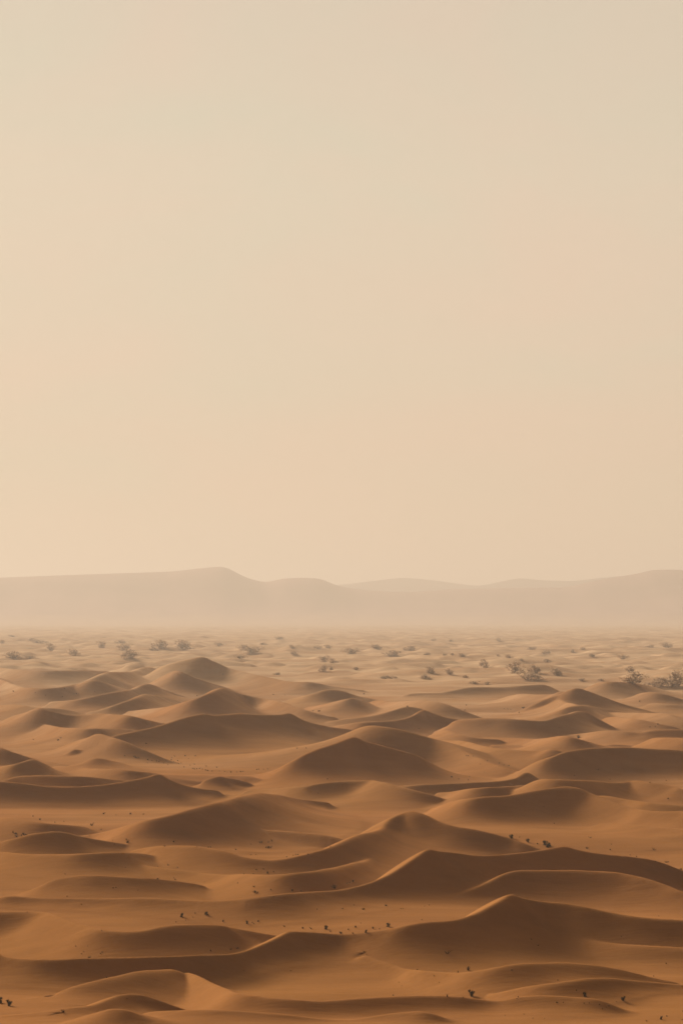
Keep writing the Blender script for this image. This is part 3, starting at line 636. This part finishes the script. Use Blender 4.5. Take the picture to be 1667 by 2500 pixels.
def tuft_mesh(name, n, spread, lean, seed, w=0.018):
    r = random.Random(seed); V, Fc = [], []
    for _ in range(n):
        a = r.uniform(0, 2 * math.pi); rr = r.uniform(0, 0.13)
        h = r.uniform(0.45, 1.0); o = r.uniform(0.15, 1.0) * spread
        base = (rr * math.cos(a), rr * math.sin(a), -0.05)
        tip = (base[0] + o * math.cos(a) + lean * h, base[1] + o * math.sin(a), h * (1 - 0.35 * o))
        blade(V, Fc, base, tip, w * r.uniform(0.7, 1.3), (r.uniform(-.04, .04), r.uniform(-.04, .04), r.uniform(0, .10)))
    me = bpy.data.meshes.new(name); me.from_pydata(V, [], Fc); me.update(); me.materials.append(M_TUFT)
    return me

def leaf_mesh(name, n, seed, mat, rx=0.45, size=0.07, lobes=5, zlo=0.05):
    r = random.Random(seed); V, Fc = [], []
    cs = [(r.uniform(-rx, rx) * 0.7, r.uniform(-rx, rx) * 0.7, r.uniform(0.12, 0.70), r.uniform(0.18, 0.32)) for _ in range(lobes)]
    cs.append((0, 0, 0.2, 0.4))
    for _ in range(n):
        cx, cy, cz, cr = r.choice(cs)
        while True:
            d = Vector((r.uniform(-1, 1), r.uniform(-1, 1), r.uniform(-1, 1)))
            if d.length < 1: break
        p = Vector((cx, cy, cz)) + d * cr * r.uniform(0.6, 1.15)
        p.z = max(p.z, zlo * r.uniform(0, 1.5))
        a = Vector((r.uniform(-1, 1), r.uniform(-1, 1), r.uniform(-.6, 1))).normalized()
        b = a.cross(Vector((r.uniform(-1, 1), r.uniform(-1, 1), r.uniform(-1, 1)))).normalized()
        sz = size * r.uniform(0.5, 1.2); i = len(V)
        V += [tuple(p - a * sz), tuple(p + b * sz * 0.45), tuple(p + a * sz * 1.2), tuple(p - b * sz * 0.45)]
        Fc.append((i, i + 1, i + 2, i + 3))
    me = bpy.data.meshes.new(name); me.from_pydata(V, [], Fc); me.update(); me.materials.append(mat)
    return me

def stems_mesh(name, n, seed, mat, h=0.7, w=0.03, spread=0.5):
    r = random.Random(seed); V, Fc = [], []
    for _ in range(n):
        a = r.uniform(0, 2 * math.pi); o = r.uniform(0.1, 1) * spread
        blade(V, Fc, (0.04 * math.cos(a), 0.04 * math.sin(a), -0.08), (o * math.cos(a), o * math.sin(a), h * r.uniform(0.6, 1.1)), w * r.uniform(.6, 1.2), (r.uniform(-.08, .08), r.uniform(-.08, .08), r.uniform(-.02, .1)))
    me = bpy.data.meshes.new(name); me.from_pydata(V, [], Fc); me.update(); me.materials.append(mat)
    return me

def tail_mesh(name):
    """A low tongue of wind-blown sand trailing from a plant, one unit long towards -x."""
    V, Fc = [], []
    N, K = 14, 7
    for i in range(N):
        t = i / (N - 1); ww = 0.055 * (1 - t) ** 0.6 * (0.5 + min(t * 4, 0.5)) + 0.002; hh = 0.035 * (1 - t) ** 1.2 * min(1, t * 6 + .4)
        for k in range(K):
            f = k / (K - 1) * 2 - 1
            V.append((-t, f * ww + 0.03 * math.sin(t * 4) * t, hh * (1 - f * f) - 0.012))
    for i in range(N - 1):
        for k in range(K - 1):
            a = i * K + k; Fc.append((a, a + K, a + K + 1, a + 1))
    me = bpy.data.meshes.new(name); me.from_pydata(V, [], Fc); me.update(); me.materials.append(M_SAND)
    me.polygons.foreach_set('use_smooth', [True] * len(me.polygons))
    return me

TUFTS = [tuft_mesh('stalks', 34, 0.55, 0.05, 1, .03), tuft_mesh('stalks', 26, 0.75, -0.15, 2, .03), tuft_mesh('stalks', 40, 0.4, 0.1, 3, .03), tuft_mesh('stalks', 18, 0.9, 0.2, 4, .035)]
SPRIGS = [tuft_mesh('stalks', 9, 0.35, 0.0, 11, .07), tuft_mesh('stalks', 12, 0.7, 0.25, 12, .07), tuft_mesh('stalks', 7, 0.9, -0.3, 13, .08)]
SHRUB_LEAVES = [leaf_mesh('foliage', 420, 21, M_LEAF, 0.36, 0.085, 6), leaf_mesh('foliage', 360, 22, M_LEAF, 0.40, 0.09, 5), leaf_mesh('foliage', 300, 23, M_LEAF, 0.30, 0.085, 4)]
SHRUB_STEMS = [stems_mesh('stalks', 30, 31, M_TUFT, 1.0, 0.014, 0.55), stems_mesh('stalks', 24, 32, M_TUFT, 1.05, 0.014, 0.45)]
TWIGS = [stems_mesh('stalks', 7, 35, M_TUFT, 0.45, 0.035, 1.0), stems_mesh('stalks', 6, 36, M_TUFT, 0.6, 0.035, 0.9)]
TAIL = tail_mesh('sand_tail')
BUSH_CROWNS = [leaf_mesh('crown', 520, 50 + i, M_BUSH, 0.5, 0.075, 7 + i % 3, 0.02) for i in range(6)]
BUSH_TRUNKS = [stems_mesh('trunk', 9, 70 + i, M_WOOD, 0.6, 0.022, 0.42) for i in range(3)]

def link(name, me, parent=None):
    o = bpy.data.objects.new(name, me); C.objects.link(o)
    if parent: o.parent = parent
    return o

CATEGORY = {'sprig': ('dry_sprig', 'grass'), 'tuft': ('grass_tuft', 'grass'), 'shrub': ('desert_shrub', 'shrub'), 'twig': ('dry_twigs', 'twigs')}
def plant(kind, u, v, px, label, group=None, tail=0.0):
    p = on_ground(u, v)
    size = max((px * 1.08 + 2.5) / 2.8 * p.y / F, 0.05)
    name, cat = CATEGORY[kind]
    rz = rng.uniform(0, 2 * math.pi); wid = rng.uniform(0.9, 1.2)
    if kind == 'sprig' and not tail:
        o = link(name, rng.choice(SPRIGS))
    elif kind == 'tuft' and not tail:
        o = link(name, rng.choice(TUFTS))
    else:
        o = link(name, None)
        if kind == 'shrub':
            link('foliage', rng.choice(SHRUB_LEAVES), o); link('stalks', rng.choice(SHRUB_STEMS), o)
        else:
            link('stalks', rng.choice(TWIGS if kind == 'twig' else TUFTS if kind == 'tuft' else SPRIGS), o)
        if tail:
            rz = 0.0
            t = link('sand_tail', TAIL, o)
            L = tail / px
            t.scale = (L, L * 1.3, L * 1.1)
            t.location = (0, 0, 0.0)
    o.location = p; o.rotation_euler = (0, 0, rz); o.scale = (size * wid, size * wid, size)
    o['label'] = label; o['category'] = cat
    if group: o['group'] = group

# kind | label | group | tile positions with height (and length of the sand tail)
PLANTS = """
sprig|dark upright sprig in the little clump at left edge above the rounded mound|sprigs at the left edge|D92,626,17 D110,634,18 D116,652,18 D148,648,18 D162,636,16 D178,642,16
sprig|tiny dry sprig among the specks strewn over the pale hollow left of the peaked dune|specks in the pale hollow|D853,99,9 D918,104,11 D932,112,14 D950,111,9 D1012,128,12 D1040,132,6 D1070,136,7 D1088,138,7 D1172,128,12 D1176,112,6 D1195,103,8 D1216,134,10 D1225,155,6 D1268,101,9 D1335,101,8 D1260,178,10 D1318,188,10 D1330,192,10 D1345,190,8 D1365,187,9 D1385,192,8 D1405,198,9 D1420,202,12 D1450,204,7 D1483,179,10 D1412,171,9 D1330,158,7 D1300,165,6 D1500,205,7 D1535,208,7 E15,212,7 E40,212,9 E80,211,7 E105,209,9 E120,207,8 E215,195,9 E228,193,9 E262,193,8 E290,190,7 D1120,150,5 D1150,160,5 D1240,150,5 D1010,150,5 D1290,120,5 D1190,140,5
sprig|tiny dry sprig in the wide hollow below the long dark wave at left|sprigs below the long wave|D228,515,12 D275,536,13 D377,555,7 D440,549,6 D795,505,6 D982,499,8 D692,604,8 D865,672,9
tuft|small leaning tuft with a sand streak, left of two below the long dark wave||D707,498,18,110
tuft|small round dark tuft, right of two below the long dark wave||D890,499,18
tuft|small dark tuft alone in the flat right of the sprig clump||D628,576,26
twigs_|flat dry twigs lying just right of the rounded mound at left||G615,31,9
sprig|tiny sprig on the bright sand above the peaked dune's left flank|sprigs above the peaked dune|E490,48,9 E552,48,9 B600,409,9 B638,410,14
sprig|tiny sprig on the far dunes near the plain|sprigs on the far dunes|A95,276,9 A245,283,7 A315,303,6 A428,312,6 A510,291,6 A525,291,9 A540,291,7 A445,257,6 A650,277,6 A1348,305,7 A1525,160,9 B330,297,8 B408,302,7 B945,293,9 B1245,380,12 C85,370,8 C75,404,8 C473,388,16 C445,423,14 C1268,344,10 C345,395,5 C370,397,6 C390,399,6
sprig|tiny sprig in the brown hollow at left in front of the pointed left dune|sprigs before the pointed left dune|A398,610,14 A418,594,9 A230,606,8 A1000,632,9
twig|dark streaked twigs on the dune right of the upper centre peak||B1325,530,18,60
tuft|small forked tuft in the hollow right of centre below the double crest||C850,594,26
twig|dry twigs on the dark dune face right of centre near its right shoulder||C718,524,10,40
sprig|tiny sprig on the far right slopes|sprigs on the far right slopes|C1392,499,10 C1340,518,7 C1375,518,6
sprig|tiny sprig on the pale slope right of the peaked dune|sprigs right of the peaked dune|F310,152,12 F375,168,9 F345,162,5 F230,135,7 F85,99,6 F100,100,7 F132,102,7 F180,156,5 F100,266,10 F108,244,8 F35,258,7 F210,212,5 E1545,246,12
twig|dark sprawling twigs with a long sand streak on the big dark right slope||F985,196,22,90
twig|small twigs with a sand streak below the big dark right slope||F1068,262,11,60
sprig|tiny sprig on the right-hand dune flats|sprigs on the right dune flats|F1462,394,10 F1450,269,6 F825,236,5 F685,563,9 F615,450,6 F1340,282,6 E635,356,6 E698,259,8
twig|bent twig standing on the dark right-hand slope, left of two||I935,44,26,30
twig|bent twig standing on the dark right-hand slope, right of two||I1368,128,30,60
shrub|small rounded shrub, first from left in the row on the bright crest||I392,48,28
shrub|small rounded shrub, second from left in the row on the bright crest||I505,73,24
sprig|tiny shrub between the two pairs in the row on the bright crest||I573,87,11
shrub|largest rounded shrub at right end of the row on the bright crest||I625,92,32
shrub|upright small shrub at far right of the row on the bright crest||I655,100,24
shrub|low spreading shrub below the largest one in the crest row||I641,108,26
tuft|small dark tuft in the hollow right of the shrub row||I910,117,14
tuft|low flat tuft further right in the hollow beyond the shrub row||I1068,127,10
sprig|tiny sprig on the right side behind the long slip face|sprigs behind the long slip face|I1248,173,8 I1205,162,7 I1450,212,14 I1462,210,8 I1378,206,7 I1075,88,6 I450,40,6
sprig|dark sprig close to the right edge beside the long slip face||I1552,264,18
twig|dry twigs on the bright slope at right below the wide saddle||I1400,579,8,35
tuft|upright tuft on the bright flat right of the left rounded mound||G868,76,26
sprig|tiny sprig along the shallow crest left of centre|sprigs along the shallow crest|G1187,72,12 G1128,101,10 G1440,109,10 G1348,106,6 G1425,109,7 G772,62,6 G785,88,5
twig|small dark twigs with a pale streak in the middle left hollow||G1215,249,16,50
sprig|tiny sprig on the wavy sand at left|sprigs on the wavy left sand|G1150,232,14 G860,248,6 G1080,240,6 G448,292,6 G1078,325,12 G1200,331,9 G1190,320,7 G795,386,8 G775,388,7 G460,444,6 G560,499,6 G188,553,7 G945,402,5 G1400,348,5
shrub|dark sprawling shrub, left of two low ones in the dark hollow at left||G1243,584,26
shrub|dark low shrub, right of two in the dark hollow at left||G1408,570,22
sprig|tiny twig between the two low shrubs in the dark hollow|twigs between the two low shrubs|G1335,561,10 G1320,586,5 G1270,608,6 G1205,620,6
tuft|small pointed tuft on the crest right of the dark hollow||G1525,617,16
tuft|small dark tuft in the patch on the flat left of centre|tufts in the centre patch|H235,78,16 H250,77,16 H293,75,10 H318,67,14 H295,114,18 H307,112,16 H280,113,12 H175,88,7 H72,126,10
sprig|tiny sprig along the curved crest in the centre|sprigs on the curved centre crest|H420,176,10 H465,166,10 H480,163,14 H495,161,13 H565,158,8 H718,106,8 H213,264,9 H262,258,8 H330,277,9 H128,292,7 H192,291,8 H175,160,6 H210,160,6
tuft|small dark tuft in the centre trough below the curved crest||H288,286,15
tuft|spiky dark tuft, tallest beside the long crest in the centre||H745,388,34
tuft|small tuft right of the tallest spiky one beside the long crest||H873,345,18
sprig|tiny sprig strung along behind the long crest in the centre|sprigs behind the long crest|H832,358,12 H850,350,8 H195,379,14 H85,355,10 H312,401,12 H518,408,8 H190,414,6 H220,417,9
shrub|low dark shrub directly on the long crest in the centre||H458,408,14
shrub|low flat shrub in the trough left of the long crest's rise||H205,418,14
sprig|tiny sprig on the pale sand below the long crest|sprigs below the long crest|H878,505,7 H800,529,11 H940,534,14 H950,534,10 H1200,529,7 H1215,529,6 H1100,509,14 H627,534,8 H925,628,7 H1342,606,8 H1393,505,7 H1360,512,5 H330,447,6 H185,624,8 H196,633,8 H224,615,12
shrub|small round shrub at the left end of the tuft row in the centre||H150,630,20
tuft|small tuft in the long row on the flat at lower centre|tufts in the lower centre row|H405,651,12 H530,664,14 H587,665,14 H838,672,12 H890,656,16 H1008,664,16 H1053,668,9 K718,41,10 K785,52,14 K792,55,16 K872,54,10
shrub|tallest dark shrub in the long row on the flat at lower centre||H688,668,26
shrub|dark bushy tuft at the right end of the lower centre row||H1115,650,26
shrub|round dark shrub next to the big lower crest at lower centre||K960,46,18
sprig|tiny sprig in the lower left hollow|sprigs in the lower left hollow|J520,143,10 J700,182,9 J560,193,7 J690,192,7 J575,178,5 J1443,174,14 J1437,172,8 J870,499,6 J730,355,5 J695,35,9 J600,140,5 J1260,508,5
tuft|forked sprig by the long crest at lower left||J610,224,20
shrub|dark upright shrub at the very left edge near the bottom||J2,528,44
shrub|dark spiky shrub just inside the left edge near the bottom||J65,548,44
tuft|yellowish tuft on the bright crest near the bottom left||J435,592,26,120
sprig|tiny sprig on the flat left of the small sharp ridge|sprigs left of the small sharp ridge|K38,163,12 K80,157,10 K90,155,8
twig|dark knotted twigs with a sand streak in the lower centre||K950,184,26,110
sprig|tiny sprig on the open lower centre slope|sprigs on the lower centre slope|K965,201,6 K1145,477,8 K1185,387,6 K1310,301,10 K1460,390,6 K130,310,5 K1425,344,5 K1515,485,22 K1205,412,5
twig|long thin dry stick lying on the lower centre slope||K450,309,12,90
twig|blurred upright dead stalk in the deep dark hollow||K1515,188,50
shrub|biggest dark round shrub on the sand at lower right||L120,482,48
twig|flat dead twigs beside the biggest round shrub||L65,492,12
tuft|leaning dark tuft on the pale crest at lower right||L98,304,30
sprig|tiny sprig on the lower right sand|sprigs on the lower right sand|L30,320,16 L395,305,10 L705,528,14 L747,528,9 L838,444,10 L440,490,12 L430,500,7 L1450,262,12 L1365,346,8 L890,531,6 L925,530,5 L710,373,8 L480,606,6 L350,614,6 L540,634,6 L1060,549,10 L995,540,7 L1015,571,7 L1040,560,5 L1565,588,10 L1560,645,10 L1145,75,6 L620,636,5 L1110,520,5
twig|small dark twig with a long streak, upper of two at lower right||L530,96,18,130
twig|small dark twig with a long streak, lower of two at lower right||L577,136,18,160
shrub|ragged dark shrub, left of two in the dark band at lower right||L895,484,32
shrub|ragged dark shrub, right of two in the dark band at lower right||L1158,512,30
shrub|dark tuft near the bottom right corner||L1415,641,22
sprig|small dark clump beside the bottom right corner tuft|clumps in the bottom right corner|L1455,621,10 L1318,653,10
"""
ORD = ['first', 'second', 'third', 'fourth', 'fifth', 'sixth', 'seventh', 'eighth', 'ninth', 'tenth', 'eleventh', 'twelfth', 'thirteenth',
       'fourteenth', 'fifteenth', 'sixteenth', 'seventeenth', 'eighteenth', 'nineteenth', 'twentieth', 'twenty-first', 'twenty-second', 'twenty-third', 'twenty-fourth', 'twenty-fifth']
def ordered_labels(noun, group, us):
    order = sorted(range(len(us)), key=lambda i: us[i])
    out = [None] * len(us)
    for r, i in enumerate(order):
        place = 'leftmost' if r == 0 else 'rightmost' if r == len(us) - 1 else ORD[r] + ' from left'
        out[i] = '%s, %s of the %s' % (noun(i), place, group)
    return out

for line in PLANTS.strip().split('\n'):
    kind, label, group, pts = line.split('|')
    kind = 'twig' if kind.startswith('twig') else kind
    toks = pts.split()
    labels = [label] * len(toks)
    if 1 < len(toks) <= 25:
        labels = ordered_labels(lambda i: {'sprig': 'tiny dry sprig', 'tuft': 'small dark tuft'}[kind], group, [TILES[t[0]][0] + float(t[1:].split(',')[0]) / 2.8 for t in toks])
    for tok, label in zip(toks, labels):
        tx, ty = TILES[tok[0]]
        q = [float(t) for t in tok[1:].split(',')]
        plant(kind, tx + q[0] / 2.8, ty + q[1] / 2.8, q[2], label, group or None, q[3] if len(q) > 3 else 0.0)

# hazy bushes on the plain: x, y of the foot, width, height
BUSHES = """
X|hazy low bush on the far left plain|bushes on the far left plain|240,448,55,38 340,470,55,36 462,434,55,30 555,414,55,20 567,446,60,34 1005,428,55,20 140,485,60,18 60,384,40,10 150,405,50,15 10,414,30,16 700,447,50,15 180,412,90,14
X|wide sprawling bush at the left edge of the plain||65,482,92,32
X|wide twin-topped bush on the plain above the far left peak||600,480,92,40
X|broad hazy thicket on the far plain above the highest far dune|thickets above the highest far dune|735,434,85,36 845,440,125,44
X|low hazy bush on the plain above the centre|bushes on the plain above the centre|1120,440,60,26 1150,460,95,38 1345,437,32,18 1350,468,46,22 1460,440,42,16 1105,487,62,24 1205,422,42,14 1275,397,62,14 1510,438,42,18 1275,560,42,12
X|small bush in the cluster on the plain right of the highest far dune|cluster right of the highest far dune|1490,500,56,34 1530,506,50,24 1485,544,42,32 1520,536,30,18
Y|low hazy bush on the plain right of centre|bushes on the plain right of centre|40,464,82,34 165,440,82,24 215,474,96,30 315,446,62,22 385,469,42,14 470,470,26,14 507,470,22,14 555,478,46,22 720,404,26,16 500,404,22,8 420,404,22,12 65,536,36,16 770,482,42,18 715,474,18,12 825,494,22,10 870,442,46,16 1055,457,26,20 1105,444,26,15 1150,477,42,20 932,465,56,20 940,502,42,20
Y|pointed bush standing alone on the plain right of centre||655,526,50,42
Y|small rounded bush on the near plain at centre right|small bushes on the near plain|400,549,56,28 500,558,46,30 565,573,32,16 380,577,50,24 230,577,42,14 610,600,52,14 660,603,32,14 200,578,70,18
Y|tallest rounded bush of the group of four on the plain at right||797,548,88,52
Y|spiky bush at upper right of the group of four on the plain||893,553,78,48
Y|wide low bush in front of the group of four on the plain||855,582,118,40
Y|flat rounded bush at right of the group of four on the plain||990,562,82,40
Y|low hazy bush on the far right plain|bushes on the far right plain|1290,487,52,22 1410,432,42,12 1500,434,72,24 1100,587,36,14 1190,586,32,12
Y|bushy shrub standing alone on the right plain||1320,550,48,34
Y|wide ragged thicket before the far right dune||1335,598,112,56
Y|low thicket in the middle at the far right of the plain||1430,612,110,46
Y|tall dense thicket at the right edge of the plain||1512,612,126,84
"""
XT = {'X': (0, 1350), 'Y': (834, 1350)}
for line in BUSHES.strip().split('\n'):
    tile, label, group, pts = line.split('|')
    toks = pts.split()
    labels = [label] * len(toks)
    if len(toks) > 1:
        qs = [[float(t) for t in tok.split(',')] for tok in toks]
        look = lambda i: ('wide ' if qs[i][2] > 70 else 'tiny ' if qs[i][2] < 30 else '') + ('flat' if qs[i][3] < 0.34 * qs[i][2] else 'rounded') + ' hazy bush'
        labels = ordered_labels(look, group, [q[0] for q in qs])
    for tok, label in zip(toks, labels):
        q = [float(t) for t in tok.split(',')]
        p = on_ground(XT[tile][0] + q[0] / 1.88, XT[tile][1] + q[1] / 1.88)
        o = link('desert_bush', None)
        w, h = q[2] / 1.88 * p.y / F, q[3] / 1.88 * p.y / F
        o.location = p; o.rotation_euler = (0, 0, rng.uniform(0, 6.28)); o.scale = (w * 1.0, w * 1.0, h * 1.15)
        link('crown', rng.choice(BUSH_CROWNS), o); link('trunk', rng.choice(BUSH_TRUNKS), o)
        o['label'] = label; o['category'] = 'bush'
        if group: o['group'] = group
